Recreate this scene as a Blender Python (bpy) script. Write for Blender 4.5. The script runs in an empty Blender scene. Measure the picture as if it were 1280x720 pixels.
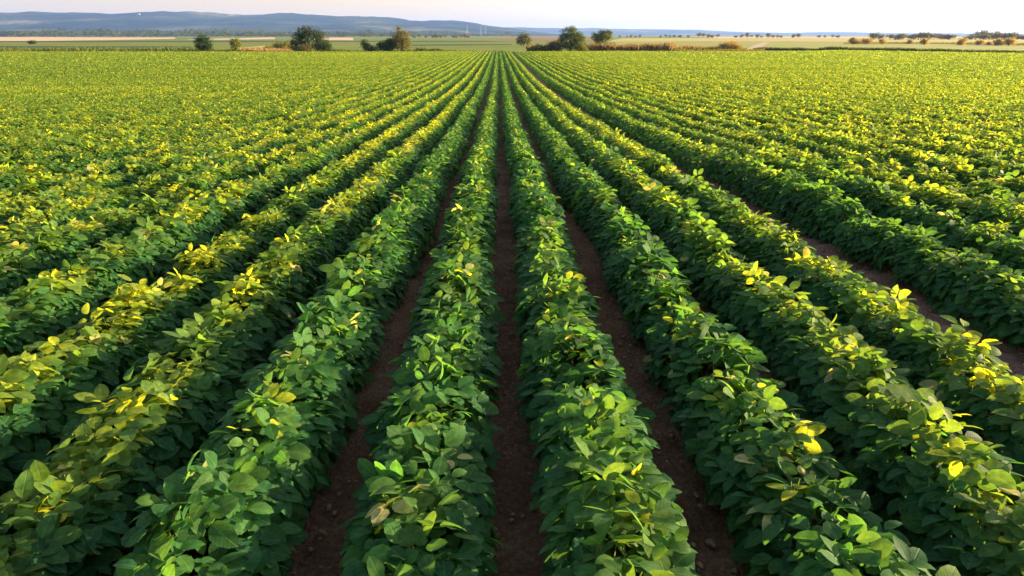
import bpy, math, random
import numpy as np
from mathutils import Vector

random.seed(7)
RNG = np.random.default_rng(11)
SC = bpy.context.scene
COL = SC.collection
rad = math.radians

# ------------------------------------------------------------------ layout
CAM_H = 1.83
PLAIN = -2.0
FAR = 909.7                       # pixels per unit slope near the horizon of the reference framing

def at(px, Y):                    # world X of a bearing measured from the photograph at distance Y
    return (px - 623.0) / FAR * Y

def dist(y, z=PLAIN):             # distance of a point of the plain seen on image row y
    return FAR * (CAM_H - z) / (y - 44.0)

KY = np.array([-400, -20, -8, 0, 8, 16.5, 30, 46, 60, 75, 100, 125, 150, 165, 220, 20000], float)
KZ = np.array([2.0, .62, .25, 0, -.27, -.62, -1.05, -1.38, -1.5, -1.58, -1.71, -1.83, -1.95, -2.0, -2.0, -2.0])
_ys = np.linspace(-400, 400, 8001)
_zs = np.interp(_ys, KY, KZ)
_k = np.hanning(61); _k /= _k.sum()
_zs = np.convolve(np.pad(_zs, 30, mode='edge'), _k, 'valid')
def zg(Y):
    return np.interp(Y, _ys, _zs)

# ------------------------------------------------------------------ noise
def noise1(y, scale, seed, amp=1.0):
    r = np.random.default_rng(seed)
    t = np.asarray(y) / scale + 1000.0
    tab = r.uniform(-1, 1, 4096)
    i = np.floor(t).astype(int); f = t - i; f = f * f * (3 - 2 * f)
    return amp * (tab[i % 4096] * (1 - f) + tab[(i + 1) % 4096] * f)

def noise2(x, y, scale, seed):
    r = np.random.default_rng(seed)
    tab = r.uniform(-1, 1, (256, 256))
    u = np.asarray(x) / scale + 5000.0; v = np.asarray(y) / scale + 5000.0
    i = np.floor(u).astype(int); j = np.floor(v).astype(int)
    f = u - i; g = v - j
    f = f * f * (3 - 2 * f); g = g * g * (3 - 2 * g)
    a = tab[i % 256, j % 256]; b = tab[(i + 1) % 256, j % 256]
    c = tab[i % 256, (j + 1) % 256]; d = tab[(i + 1) % 256, (j + 1) % 256]
    return (a * (1 - f) + b * f) * (1 - g) + (c * (1 - f) + d * f) * g

# ------------------------------------------------------------------ mesh helpers
def mesh_from(name, V, quads=None, tris=None, mats=(), tone=None, uv=None, smooth=False, midx=None):
    """numpy arrays to a mesh; tone: per-vertex RGBA attribute, uv: per-vertex 2D."""
    me = bpy.data.meshes.new(name)
    q = np.zeros((0, 4), int) if quads is None else np.asarray(quads, int)
    t = np.zeros((0, 3), int) if tris is None else np.asarray(tris, int)
    nl = q.size + t.size
    me.vertices.add(len(V)); me.loops.add(nl); me.polygons.add(len(q) + len(t))
    me.vertices.foreach_set('co', np.ascontiguousarray(V, np.float32).ravel())
    li = np.concatenate([q.ravel(), t.ravel()]).astype(np.int32)
    me.loops.foreach_set('vertex_index', li)
    tot = np.concatenate([np.full(len(q), 4), np.full(len(t), 3)]).astype(np.int32)
    st = np.concatenate([[0], np.cumsum(tot)[:-1]]).astype(np.int32)
    me.polygons.foreach_set('loop_start', st)
    try: me.polygons.foreach_set('loop_total', tot)
    except Exception: pass
    if smooth: me.polygons.foreach_set('use_smooth', np.ones(len(tot), bool))
    if midx is not None: me.polygons.foreach_set('material_index', np.asarray(midx, np.int32))
    for m in mats: me.materials.append(m)
    if tone is not None:
        a = me.attributes.new('tone', 'FLOAT_COLOR', 'POINT')
        a.data.foreach_set('color', np.ascontiguousarray(tone, np.float32).ravel())
    if uv is not None:
        l = me.uv_layers.new(name='UVMap')
        l.data.foreach_set('uv', np.ascontiguousarray(uv[li], np.float32).ravel())
    me.update(); me.validate()
    return me

def link(name, data, parent=None, loc=(0, 0, 0)):
    o = bpy.data.objects.new(name, data)
    COL.objects.link(o)
    o.location = loc
    if parent: o.parent = parent
    return o

def tag(o, label=None, cat=None, group=None, kind=None):
    if label: o['label'] = label
    if cat: o['category'] = cat
    if group: o['group'] = group
    if kind: o['kind'] = kind
    return o

def norm(a):
    return a / np.maximum(np.linalg.norm(a, axis=-1, keepdims=True), 1e-9)

# ------------------------------------------------------------------ materials
def new_mat(name):
    m = bpy.data.materials.new(name); m.use_nodes = True
    nt = m.node_tree
    for n in list(nt.nodes): nt.nodes.remove(n)
    return m, nt, nt.nodes, nt.links

def N(nodes, t, **kw):
    n = nodes.new(t)
    for k, v in kw.items(): setattr(n, k, v)
    return n

def ramp(nodes, stops):
    r = nodes.new('ShaderNodeValToRGB')
    e = r.color_ramp.elements
    while len(e) < len(stops): e.new(.5)
    for k, (p, c) in enumerate(stops):
        e[k].position = p; e[k].color = (*c, 1)
    return r

def mix(nodes, links, fac, a, b, blend='MIX'):
    m = nodes.new('ShaderNodeMix'); m.data_type = 'RGBA'; m.blend_type = blend
    for s, v in ((0, fac), (6, a), (7, b)):
        if hasattr(v, 'links'): links.new(v, m.inputs[s])
        elif s == 0: m.inputs[s].default_value = v
        else: m.inputs[s].default_value = (*v, 1)
    return m.outputs[2]

def math_n(nodes, links, op, a, b=0.0, c=0.0):
    m = nodes.new('ShaderNodeMath'); m.operation = op
    for s, v in ((0, a), (1, b), (2, c)):
        if hasattr(v, 'links'): links.new(v, m.inputs[s])
        else: m.inputs[s].default_value = v
    return m.outputs[0]

def leaf_material(name, dark, light, young, dead, trans=.35, veins=True, rough=.5, spec=.32, tgain=1.6):
    """tone: R light/dark, G yellow-green of young leaves and of sun painted on soybean crests, B withered"""
    m, nt, nd, lk = new_mat(name)
    at_ = N(nd, 'ShaderNodeAttribute', attribute_name='tone')
    sp = N(nd, 'ShaderNodeSeparateColor'); lk.new(at_.outputs['Color'], sp.inputs[0])
    c = mix(nd, lk, sp.outputs[0], dark, light)
    yf = sp.outputs[1]
    if veins:          # yellowing is blotchy inside a leaf
        tcy = N(nd, 'ShaderNodeTexCoord'); ny = N(nd, 'ShaderNodeTexNoise'); ny.inputs['Scale'].default_value = 28
        lk.new(tcy.outputs['Object'], ny.inputs['Vector'])
        my = N(nd, 'ShaderNodeMapRange'); lk.new(ny.outputs[0], my.inputs[0])
        my.inputs[1].default_value = .35; my.inputs[2].default_value = .62; my.inputs[3].default_value = .55; my.inputs[4].default_value = 1.15
        cy = math_n(nd, lk, 'MULTIPLY', yf, my.outputs[0]); yf = math_n(nd, lk, 'MINIMUM', cy, 1.0)
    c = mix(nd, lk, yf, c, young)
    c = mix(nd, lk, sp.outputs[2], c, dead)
    bs = N(nd, 'ShaderNodeBsdfPrincipled')
    bs.inputs['Roughness'].default_value = rough
    bs.inputs['Specular IOR Level'].default_value = spec
    if veins:
        uvn = N(nd, 'ShaderNodeUVMap'); uvn.uv_map = 'UVMap'
        sx = N(nd, 'ShaderNodeSeparateXYZ'); lk.new(uvn.outputs[0], sx.inputs[0])
        av = math_n(nd, lk, 'ABSOLUTE', sx.outputs[1])
        s = math_n(nd, lk, 'MULTIPLY_ADD', sx.outputs[0], 7.5, math_n(nd, lk, 'MULTIPLY', av, -7.0))
        fr = math_n(nd, lk, 'FRACT', s)
        tri = math_n(nd, lk, 'ABSOLUTE', math_n(nd, lk, 'SUBTRACT', fr, .5))        # 0 on vein
        mr = N(nd, 'ShaderNodeMapRange'); lk.new(tri, mr.inputs[0])
        mr.inputs[1].default_value = .02; mr.inputs[2].default_value = .13; mr.inputs[3].default_value = 1; mr.inputs[4].default_value = 0
        mr2 = N(nd, 'ShaderNodeMapRange'); lk.new(av, mr2.inputs[0])
        mr2.inputs[1].default_value = .008; mr2.inputs[2].default_value = .03; mr2.inputs[3].default_value = 1; mr2.inputs[4].default_value = 0
        vein = math_n(nd, lk, 'MAXIMUM', math_n(nd, lk, 'MULTIPLY', mr.outputs[0], .55), mr2.outputs[0])
        tc = N(nd, 'ShaderNodeTexCoord')
        nz = N(nd, 'ShaderNodeTexNoise'); nz.inputs['Scale'].default_value = 45; nz.inputs['Detail'].default_value = 3
        lk.new(tc.outputs['Object'], nz.inputs['Vector'])
        c = mix(nd, lk, math_n(nd, lk, 'MULTIPLY', vein, .32), c, (.16, .28, .06))
        mo = N(nd, 'ShaderNodeMapRange'); lk.new(nz.outputs[0], mo.inputs[0])
        mo.inputs[1].default_value = .3; mo.inputs[2].default_value = .7; mo.inputs[3].default_value = .72; mo.inputs[4].default_value = 1.25
        vm = N(nd, 'ShaderNodeVectorMath', operation='SCALE'); lk.new(c, vm.inputs[0]); lk.new(mo.outputs[0], vm.inputs['Scale'])
        c = vm.outputs[0]
        bp = N(nd, 'ShaderNodeBump'); bp.inputs['Strength'].default_value = .3; bp.inputs['Distance'].default_value = .004
        hh = math_n(nd, lk, 'MULTIPLY_ADD', vein, -1.0, math_n(nd, lk, 'MULTIPLY', nz.outputs[0], .6))
        lk.new(hh, bp.inputs['Height']); lk.new(bp.outputs[0], bs.inputs['Normal'])
    lk.new(c, bs.inputs['Base Color'])
    tr = N(nd, 'ShaderNodeBsdfTranslucent')
    g = N(nd, 'ShaderNodeVectorMath', operation='MULTIPLY'); lk.new(c, g.inputs[0])
    g.inputs[1].default_value = (tgain * 1.45, tgain * 1.25, tgain * .45)
    lk.new(g.outputs[0], tr.inputs['Color'])
    ms = N(nd, 'ShaderNodeMixShader'); ms.inputs[0].default_value = trans
    lk.new(bs.outputs[0], ms.inputs[1]); lk.new(tr.outputs[0], ms.inputs[2])
    out = N(nd, 'ShaderNodeOutputMaterial'); lk.new(ms.outputs[0], out.inputs[0])
    return m

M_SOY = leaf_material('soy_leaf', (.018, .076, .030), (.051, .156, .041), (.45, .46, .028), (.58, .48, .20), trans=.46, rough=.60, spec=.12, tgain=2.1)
M_TREE = leaf_material('tree_leaf', (.020, .046, .015), (.085, .125, .028), (.26, .26, .04), (.20, .11, .035), veins=False, trans=.25, spec=.15, rough=.7)
M_RUST = leaf_material('autumn_leaf', (.08, .075, .03), (.20, .165, .07), (.30, .26, .09), (.27, .18, .09), veins=False, trans=.45, spec=.1, rough=.8, tgain=1.8)
M_DRY = leaf_material('dry_stalk', (.16, .105, .05), (.38, .26, .13), (.20, .22, .06), (.26, .14, .07), veins=False, trans=.3, spec=.1, rough=.8, tgain=1.0)

def plain_material(name, stops, scale=1.0, stretch=(1, 1, 1), rough=.9, bump=0, bumpd=.02, detail=6, second=None):
    m, nt, nd, lk = new_mat(name)
    tc = N(nd, 'ShaderNodeTexCoord')
    mp = N(nd, 'ShaderNodeMapping'); mp.inputs['Scale'].default_value = stretch
    lk.new(tc.outputs['Object'], mp.inputs[0])
    nz = N(nd, 'ShaderNodeTexNoise'); nz.inputs['Scale'].default_value = scale; nz.inputs['Detail'].default_value = detail
    nz.inputs['Roughness'].default_value = .62
    lk.new(mp.outputs[0], nz.inputs['Vector'])
    r = ramp(nd, stops); lk.new(nz.outputs[0], r.inputs[0])
    c = r.outputs[0]
    if second:
        nz2 = N(nd, 'ShaderNodeTexNoise'); nz2.inputs['Scale'].default_value = second; nz2.inputs['Detail'].default_value = 3
        lk.new(mp.outputs[0], nz2.inputs['Vector'])
        mo = N(nd, 'ShaderNodeMapRange'); lk.new(nz2.outputs[0], mo.inputs[0])
        mo.inputs[1].default_value = .3; mo.inputs[2].default_value = .7; mo.inputs[3].default_value = .65; mo.inputs[4].default_value = 1.3
        vm = N(nd, 'ShaderNodeVectorMath', operation='SCALE'); lk.new(c, vm.inputs[0]); lk.new(mo.outputs[0], vm.inputs['Scale'])
        c = vm.outputs[0]
    bs = N(nd, 'ShaderNodeBsdfPrincipled'); bs.inputs['Roughness'].default_value = rough
    bs.inputs['Specular IOR Level'].default_value = .15
    lk.new(c, bs.inputs['Base Color'])
    if bump:
        b = N(nd, 'ShaderNodeBump'); b.inputs['Strength'].default_value = bump; b.inputs['Distance'].default_value = bumpd
        lk.new(nz.outputs[0], b.inputs['Height']); lk.new(b.outputs[0], bs.inputs['Normal'])
    out = N(nd, 'ShaderNodeOutputMaterial'); lk.new(bs.outputs[0], out.inputs[0])
    return m

M_BARK = plain_material('bark', [(.3, (.05, .035, .025)), (.7, (.13, .10, .075))], 8, (1, 1, .25), bump=.5)
M_CLOD = plain_material('clod_soil', [(.3, (.14, .07, .047)), (.7, (.40, .23, .16))], 60, bump=.6, bumpd=.004)

# ------------------------------------------------------------------ ground sheet
def axis_lines(lo, hi, fine, far_lo, far_hi, grow=1.16):
    a = list(np.arange(lo, hi + 1e-6, fine))
    s = fine; x = hi
    while x < far_hi:
        s *= grow; x = min(far_hi, x + s); a.append(x)
    s = fine; x = lo; b = []
    while x > far_lo:
        s *= grow; x = max(far_lo, x - s); b.append(x)
    return np.array(b[::-1] + a)

def grid_mesh(name, xs, ys, Z, mats, smooth=True):
    nx, ny = len(xs), len(ys)
    X, Y = np.meshgrid(xs, ys)
    V = np.stack([X, Y, Z], -1).reshape(-1, 3)
    i = np.arange(nx * ny).reshape(ny, nx)
    q = np.stack([i[:-1, :-1], i[:-1, 1:], i[1:, 1:], i[1:, :-1]], -1).reshape(-1, 4)
    return mesh_from(name, V, q, mats=mats, smooth=smooth)

def ground_material():
    m, nt, nd, lk = new_mat('ground')
    geo = N(nd, 'ShaderNodeNewGeometry')
    sx = N(nd, 'ShaderNodeSeparateXYZ'); lk.new(geo.outputs['Position'], sx.inputs[0])
    # soil
    n1 = N(nd, 'ShaderNodeTexNoise'); n1.inputs['Scale'].default_value = 2.2; n1.inputs['Detail'].default_value = 5
    n2 = N(nd, 'ShaderNodeTexNoise'); n2.inputs['Scale'].default_value = 38; n2.inputs['Detail'].default_value = 8; n2.inputs['Roughness'].default_value = .7
    vo = N(nd, 'ShaderNodeTexVoronoi'); vo.inputs['Scale'].default_value = 55
    for n in (n1, n2, vo): lk.new(geo.outputs['Position'], n.inputs['Vector'])
    r = ramp(nd, [(.32, (.085, .040, .022)), (.5, (.24, .122, .068)), (.68, (.48, .28, .165))])
    mixf = math_n(nd, lk, 'MULTIPLY_ADD', n1.outputs[0], .45, math_n(nd, lk, 'MULTIPLY', n2.outputs[0], .55))
    lk.new(mixf, r.inputs[0])
    # grass of the plain
    mp = N(nd, 'ShaderNodeMapping'); mp.inputs['Scale'].default_value = (.02, .05, .05)
    lk.new(geo.outputs['Position'], mp.inputs[0])
    n3 = N(nd, 'ShaderNodeTexNoise'); n3.inputs['Scale'].default_value = 1.0; n3.inputs['Detail'].default_value = 6; n3.inputs['Roughness'].default_value = .65
    lk.new(mp.outputs[0], n3.inputs['Vector'])
    g = ramp(nd, [(.3, (.11, .14, .022)), (.5, (.16, .19, .030)), (.7, (.23, .23, .040))])
    lk.new(n3.outputs[0], g.inputs[0])
    msk = N(nd, 'ShaderNodeMapRange'); lk.new(sx.outputs[1], msk.inputs[0])
    msk.inputs[1].default_value = 158; msk.inputs[2].default_value = 164
    lit_strip = N(nd, 'ShaderNodeMapRange'); lit_strip.interpolation_type = 'SMOOTHSTEP'
    lk.new(math_n(nd, lk, 'ABSOLUTE', math_n(nd, lk, 'SUBTRACT', sx.outputs[0], 3.0)), lit_strip.inputs[0])
    lit_strip.inputs[1].default_value = .15; lit_strip.inputs[2].default_value = .55; lit_strip.inputs[3].default_value = 1; lit_strip.inputs[4].default_value = 0
    dry = ramp(nd, [(.30, (.17, .085, .06)), (.5, (.36, .20, .145)), (.70, (.52, .32, .24))]); lk.new(mixf, dry.inputs[0])  # dry: soil colour lightened as painted sunlight in the wide row gap
    soil = mix(nd, lk, lit_strip.outputs[0], r.outputs[0], dry.outputs[0])
    c = mix(nd, lk, msk.outputs[0], soil, g.outputs[0])
    bs = N(nd, 'ShaderNodeBsdfPrincipled'); bs.inputs['Roughness'].default_value = .95
    bs.inputs['Specular IOR Level'].default_value = .12
    lk.new(c, bs.inputs['Base Color'])
    b = N(nd, 'ShaderNodeBump'); b.inputs['Strength'].default_value = 1.0; b.inputs['Distance'].default_value = .045
    hh = math_n(nd, lk, 'ADD', n2.outputs[0], math_n(nd, lk, 'MULTIPLY', vo.outputs['Distance'], .5))
    lk.new(hh, b.inputs['Height']); lk.new(b.outputs[0], bs.inputs['Normal'])
    out = N(nd, 'ShaderNodeOutputMaterial'); lk.new(bs.outputs[0], out.inputs[0])
    return m

# row centres -------------------------------------------------------------
ROWS_R = [.38, 1.09, 1.76, 2.41, 3.58]
while len(ROWS_R) < 45: ROWS_R.append(ROWS_R[-1] + .70)
ROWS_L = [-.29, -.98, -1.63, -2.34, -3.06]
while len(ROWS_L) < 45: ROWS_L.append(ROWS_L[-1] - .70)

xs = axis_lines(-4.2, 4.6, .035, -13000, 13000)
ys = axis_lines(0.6, 9.0, .035, -300, 13000)
X, Y = np.meshgrid(xs, ys)
Z = zg(Y)
near = np.clip(1 - (np.hypot(X, Y - 4) - 6) / 9, 0, 1)
bumps = .022 * noise2(X, Y, .17, 1) + .018 * noise2(X, Y, .085, 2) + .014 * np.abs(noise2(X, Y, .045, 3)) + .02 * noise2(X, Y, .6, 4)
ctr = np.array(ROWS_L[::-1] + ROWS_R)
dr = np.min(np.abs(X[..., None] - ctr[35:60]), axis=-1)
ridge = .03 * np.clip(1 - dr / .22, 0, 1)
Z = Z + near * (bumps + ridge)
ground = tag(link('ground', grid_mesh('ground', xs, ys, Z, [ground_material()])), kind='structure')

# clods of loose earth
def clods():
    r = np.random.default_rng(5)
    ico = np.array([[0, 0, 1], [.894, 0, .447], [.276, .851, .447], [-.724, .526, .447], [-.724, -.526, .447], [.276, -.851, .447],
                    [.724, .526, -.447], [-.276, .894, -.447], [-.894, 0, -.447], [-.276, -.894, -.447], [.724, -.526, -.447], [0, 0, -1]])
    f = np.array([[0,1,2],[0,2,3],[0,3,4],[0,4,5],[0,5,1],[1,6,2],[2,7,3],[3,8,4],[4,9,5],[5,10,1],[2,6,7],[3,7,8],[4,8,9],[5,9,10],[1,10,6],[11,7,6],[11,8,7],[11,9,8],[11,10,9],[11,6,10]])
    n = 30000
    y = 1.0 + 17 * r.random(n) ** 1.4
    x = r.uniform(-5, 5.5, n)
    s = .003 + .016 * r.random(n) ** 3
    P = np.stack([x, y, zg(y) + s * .3 + .012], -1)
    V = ico[None] * (s[:, None, None] * r.uniform(.6, 1.3, (n, 12, 1))) * np.array([1, 1, .7]) + P[:, None]
    F = f[None] + (np.arange(n) * 12)[:, None, None]
    return mesh_from('soil_clods', V.reshape(-1, 3), tris=F.reshape(-1, 3), mats=[M_CLOD])
def litter():
    r = np.random.default_rng(15); n = 420
    y = 1.2 + 13 * r.random(n) ** 1.3; gaps = (ctr[35:59] + ctr[36:60]) / 2
    x = r.choice(gaps, n) + r.normal(0, .09, n)
    P = np.stack([x, y, zg(y) + .03], -1)
    d = norm(np.stack([r.normal(0, 1, n), r.normal(0, 1, n), np.zeros(n)], -1))
    nn = norm(np.stack([r.normal(0, .3, n), r.normal(0, .3, n), np.ones(n)], -1))
    tn = np.stack([r.random(n), r.random(n) * .2, r.uniform(.3, 1, n)], -1)
    bag = Bag(); w = np.where(r.random(n) < .55, .12, .8)
    bag.add(*leaves(T0, P, d, nn, r.uniform(.02, .06, n), tn, r.uniform(-1, 2, n), w))
    return bag.mesh('leaf_litter', M_DRY)
LATER = lambda: tag(link('leaf_litter', litter()), 'dry fallen leaves and straw bits lying in the furrows', 'litter', kind='stuff')
tag(link('soil_clods', clods()), 'crumbs and clods of dark brown earth lying in the furrows', 'soil', kind='stuff')

# ------------------------------------------------------------------ leaves
T0 = (np.array([[0, 0, 0],
    [.10, -.17, .03], [.10, 0, 0], [.10, .17, .03],
    [.32, -.315, .05], [.32, 0, 0], [.32, .315, .05],
    [.60, -.305, .02], [.60, 0, -.02], [.60, .305, .02],
    [.85, -.185, -.05], [.85, 0, -.07], [.85, .185, -.05],
    [1.0, 0, -.13]]),
    [[1, 4, 5, 2], [2, 5, 6, 3], [4, 7, 8, 5], [5, 8, 9, 6], [7, 10, 11, 8], [8, 11, 12, 9]],
    [[0, 1, 2], [0, 2, 3], [10, 13, 11], [11, 13, 12]])
T1 = (np.array([[0, 0, 0], [.25, -.29, .04], [.25, 0, 0], [.25, .29, .04], [.72, -.24, -.01], [.72, 0, -.04], [.72, .24, -.01], [1.0, 0, -.13]]),
    [[1, 4, 5, 2], [2, 5, 6, 3]], [[0, 1, 2], [0, 2, 3], [4, 7, 5], [5, 7, 6]])
T2 = (np.array([[0, 0, 0], [.45, -.33, .04], [1.0, 0, -.1], [.45, .33, .04]]), [[0, 1, 2, 3]], [])

def leaves(T, P, d, n, L, tone, curl=None, wid=None):
    """place leaf template T at points P along d with normal n and length L"""
    tv, q, t = T
    k = len(tv); m = len(P)
    s = norm(np.cross(n, d)); n = norm(np.cross(d, s))
    w = np.ones(m) if wid is None else wid
    c = np.ones(m) if curl is None else curl
    V = P[:, None] + L[:, None, None] * (tv[None, :, 0, None] * d[:, None] + (tv[None, :, 1] * w[:, None])[..., None] * s[:, None] + (tv[None, :, 2] * c[:, None])[..., None] * n[:, None])
    base = (np.arange(m) * k)[:, None, None]
    Q = (np.array(q, int).reshape(-1, 4)[None] + base).reshape(-1, 4)
    TT = (np.array(t, int).reshape(-1, 3)[None] + base).reshape(-1, 3)
    tone4 = np.repeat(np.concatenate([tone, np.ones((m, 1))], -1), k, 0)
    uv = np.tile(tv[:, :2], (m, 1))
    return V.reshape(-1, 3), Q, TT, tone4, uv

class Bag:
    def __init__(s): s.V, s.Q, s.T, s.C, s.U, s.n = [], [], [], [], [], 0
    def add(s, V, Q, T, C, U):
        s.V.append(V); s.Q.append(Q + s.n); s.T.append(T + s.n); s.C.append(C); s.U.append(U); s.n += len(V)
    def mesh(s, name, mat, smooth=True):
        return mesh_from(name, np.concatenate(s.V), np.concatenate(s.Q), np.concatenate(s.T), [mat],
                         np.concatenate(s.C), np.concatenate(s.U), smooth=smooth)

LATER()

def row_leaves(r, seed, y0, y1, per_m, size, T, bag, tips, x0=0.0, trifol=True, ow=1.0, yl=.85, hs=1.0):
    """leaves of one stretch of a soybean row, on a bushy envelope with shoots along the crest"""
    n = int((y1 - y0) * per_m / (3 if trifol else 1))
    if n <= 0: return
    y = r.uniform(y0, y1, n)
    a = ow * .175 * (1 + noise1(y, .30, seed, .16) + noise1(y, 1.3, seed + 1, .12))
    h = hs * .40 * (1 + noise1(y, .27, seed + 2, .14 if y0 < 11 else .07) + noise1(y, 1.7, seed + 3, .13 if y0 < 11 else .09))
    th = r.uniform(-1, 1, n); th = np.sign(th) * np.abs(th) ** .9 * rad(118)
    weak = 1 - .28 * np.clip((noise1(y, .5, seed + 11) - .80) * 9, 0, 1)
    h = h * weak; a = a * (.4 + .6 * weak)
    dep = 1.05 - (.38 if y0 < 11 else .24) * r.random(n) ** 1.7
    cz = .19
    # rounded box envelope
    sn, cs = np.sin(th), np.cos(th)
    pw = .85 if y0 < 11 else (.95 if y0 < 20 else 1.12)
    ex, ez = np.sign(sn) * np.abs(sn) ** pw, np.sign(cs) * np.abs(cs) ** pw
    x = a * ex * dep + noise1(y, .9, seed + 4, .03) + noise1(y, 5.0, seed + 8, .035)
    z = np.where(cs > 0, cz + (h - cz) * ez * dep, cz + .17 * ez * dep)
    crest = np.clip(1 - np.abs(th) / rad(48 if y0 < 11 else 40), 0, 1)
    sh = (noise1(y, .11, seed + 5) > .45) * crest
    z = z + sh * r.uniform(0, .09, n) + crest * r.uniform(-.02, .05, n) + (0 if y0 < 20 else .03 * crest)
    Nn = np.stack([sn * .9, np.zeros(n), np.maximum(cs, -.25)], -1)
    P = np.stack([x0 + x, y, zg(y) + np.maximum(z, .03)], -1)
    rnd = r.normal(0, 1, (n, 3))
    amp = ((.22 if y0 < 11 else .17) + .38 * crest)[:, None]
    nrm = norm(Nn * .62 + np.array([0, 0, .62]) + rnd * amp)
    d = Nn * np.array([1, 1, .3]) + np.array([0, 0, -.25]) + r.normal(0, 1, (n, 3)) * np.array([.5, .75, .25])
    d = norm(d - nrm * np.sum(d * nrm, -1, keepdims=True))
    tone = np.zeros((n, 3))
    tone[:, 0] = np.clip(r.normal(.42, .24 if y0 < 20 else .15, n) + .25 * crest + .16 * noise1(y, .5, seed + 6), 0, 1)  # crest leaves lightened in tone like sunlit tops
    clump = np.clip(.5 + (1.3 if y0 < 20 else .6) * noise1(y, .24, seed + 7) + .7 * noise1(y, 2.6, seed + 9), 0, 1.3)      # yellowing and painted sun come by whole plants, not single leaves
    yg = np.clip(crest * 1.4, 0, 1) * clump
    tone[:, 1] = np.clip(crest * (.20 if y0 < 11 else .42) * yl + yg * r.uniform(.04, .04 + .36 * yl, n) + (r.random(n) < .004 + (.38 if y0 < 20 else .25) * yl * yg) * r.uniform(.3, .9, n), 0, 1)  # crest tint mixes real yellow leaves with sunlight painted on the tops
    tone[:, 2] = (r.random(n) < .004 + .02 * crest) * r.uniform(.4, .95, n)
    L = size * r.uniform(.62, 1.24, n) * (1 - .25 * (tone[:, 1] > .4))
    is_tip = (tone[:, 1] > .42) | (tone[:, 2] > 0)
    reps = ((0, 1.0), (1.25, .92), (-1.25, .92)) if trifol else ((0, 1.0),)
    s = np.cross(nrm, d)
    for ang, sc in reps:
        dd = norm(d * math.cos(ang) + s * math.sin(ang) + r.normal(0, .16, (n, 3)))
        nn = norm(nrm + r.normal(0, .22, (n, 3)) + (-.25 * dd if not ang else -.12 * dd))
        PP = P + (dd * (.012 + .02 * (ang == 0)) if trifol else 0)
        tt = np.clip(tone + r.normal(0, .07, (n, 3)) * np.array([1, .5, 0]), 0, 1)
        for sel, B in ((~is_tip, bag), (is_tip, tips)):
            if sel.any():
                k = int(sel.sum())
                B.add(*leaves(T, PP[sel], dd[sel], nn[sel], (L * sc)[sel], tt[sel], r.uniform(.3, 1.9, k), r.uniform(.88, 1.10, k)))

def petioles(r, seed, y0, y1, per_m, bag):
    """thin three-sided stalks of the leaves and the plants"""
    n = int((y1 - y0) * per_m)
    y = r.uniform(y0, y1, n)
    b = np.stack([r.normal(0, .03, n), y, zg(y) + .02], -1)
    t = b + np.stack([r.normal(0, .06, n), r.normal(0, .05, n), r.uniform(.2, .38, n)], -1)
    k = np.array([[1, 0, 0], [-.5, .87, 0], [-.5, -.87, 0]]) * .0028
    V = np.stack([b[:, None] + k * 1.4, t[:, None] + k * .6], 1).reshape(-1, 3)
    o = (np.arange(n) * 6)[:, None, None]
    Q = (np.array([[0, 1, 4, 3], [1, 2, 5, 4], [2, 0, 3, 5]])[None] + o).reshape(-1, 4)
    C = np.tile(np.array([[.8, .25, .25, 1]]), (len(V), 1))
    bag.add(V, Q, np.zeros((0, 3), int), C, np.zeros((len(V), 2)))

def build_row(seed, y0, y1=160.0, q=1.0, yl=.6, hs=1.0, ow=1.0, far=.9):
    r = np.random.default_rng(seed)
    bag, tips = Bag(), Bag()
    sd = seed * 17
    cuts = [(0, 11, 1250, .092, T0, True), (11, 24, 860, .092, T1, True), (24, 48, 520, .092, T1, False),
            (48, 85, 280, .105, T2, False), (85, 200, 140, .13, T2, False)]
    for a, b, pm, sz, T, tri in cuts:
        a, b = max(a, y0), min(b, y1)
        if b > a: row_leaves(r, sd, a, b, pm * q, sz, T, bag, tips, trifol=tri, yl=yl, hs=hs, ow=ow * (1 if a < 10 else far))
    if y0 < 14: petioles(r, sd, y0, 14, 40, bag)
    for B in (bag, tips):
        B.V = [v - np.array([0, y0, float(zg(y0))]) for v in B.V]
    return bag.mesh('foliage', M_SOY), tips.mesh('yellow_leaves', M_SOY)

GROUP = 'parallel soybean rows running to the far edge of the field'
ORD = ('first second third fourth fifth sixth seventh eighth ninth tenth eleventh twelfth thirteenth fourteenth fifteenth '
       'sixteenth seventeenth eighteenth nineteenth twentieth').split()
NOTE = {('l', 0): 'with scattered yellow leaves down its crest', ('r', 0): 'with pale withered leaves on its crest',
        ('l', 1): 'mostly dark green', ('l', 2): 'tipped with clusters of yellow leaves', ('l', 3): 'thickly tipped with yellow leaves',
        ('r', 1): 'mostly plain green', ('r', 2): 'with lit yellow-green shoots on its crest',
        ('r', 3): 'beside the wide bare soil strip', ('r', 4): 'just past the wide bare soil strip'}
def row_label(side, i):
    w = 'left' if side == 'l' else 'right'
    if i < len(ORD):
        s = f'{ORD[i]} soybean row {w} of the dark middle furrow'
        return s + (', ' + NOTE[(side, i)] if (side, i) in NOTE else '')
    return f'soybean row merging with its neighbours in the {w} half of the field'

MESHES = {}
CLASSES = {'a': (0.4, 18), 'b': (5.5, 5), 'c': (17.0, 4)}
YL = [.20, .14, .85, 1.1, .7, 1.0, 1.0, .9, 1.0] + [.14, .16, .45, .75, .4, .5, .6, .6, .6]
for c, (y0, nv) in CLASSES.items():
    for k in range(nv):
        MESHES[c, k] = build_row(100 * (ord(c) - 96) + k * 3 + (2 if k == 10 else 1), y0, yl=YL[k] if c == 'a' else .8, hs=.92 if (c, k) == ('a', 12) else (1.0 if c == 'a' else 1.06), ow={'a': 1.0, 'b': .80, 'c': .72}[c],
                                  far=.9 if c != 'a' else (1.75 if k in (12, 13) else 1.08))

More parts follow.
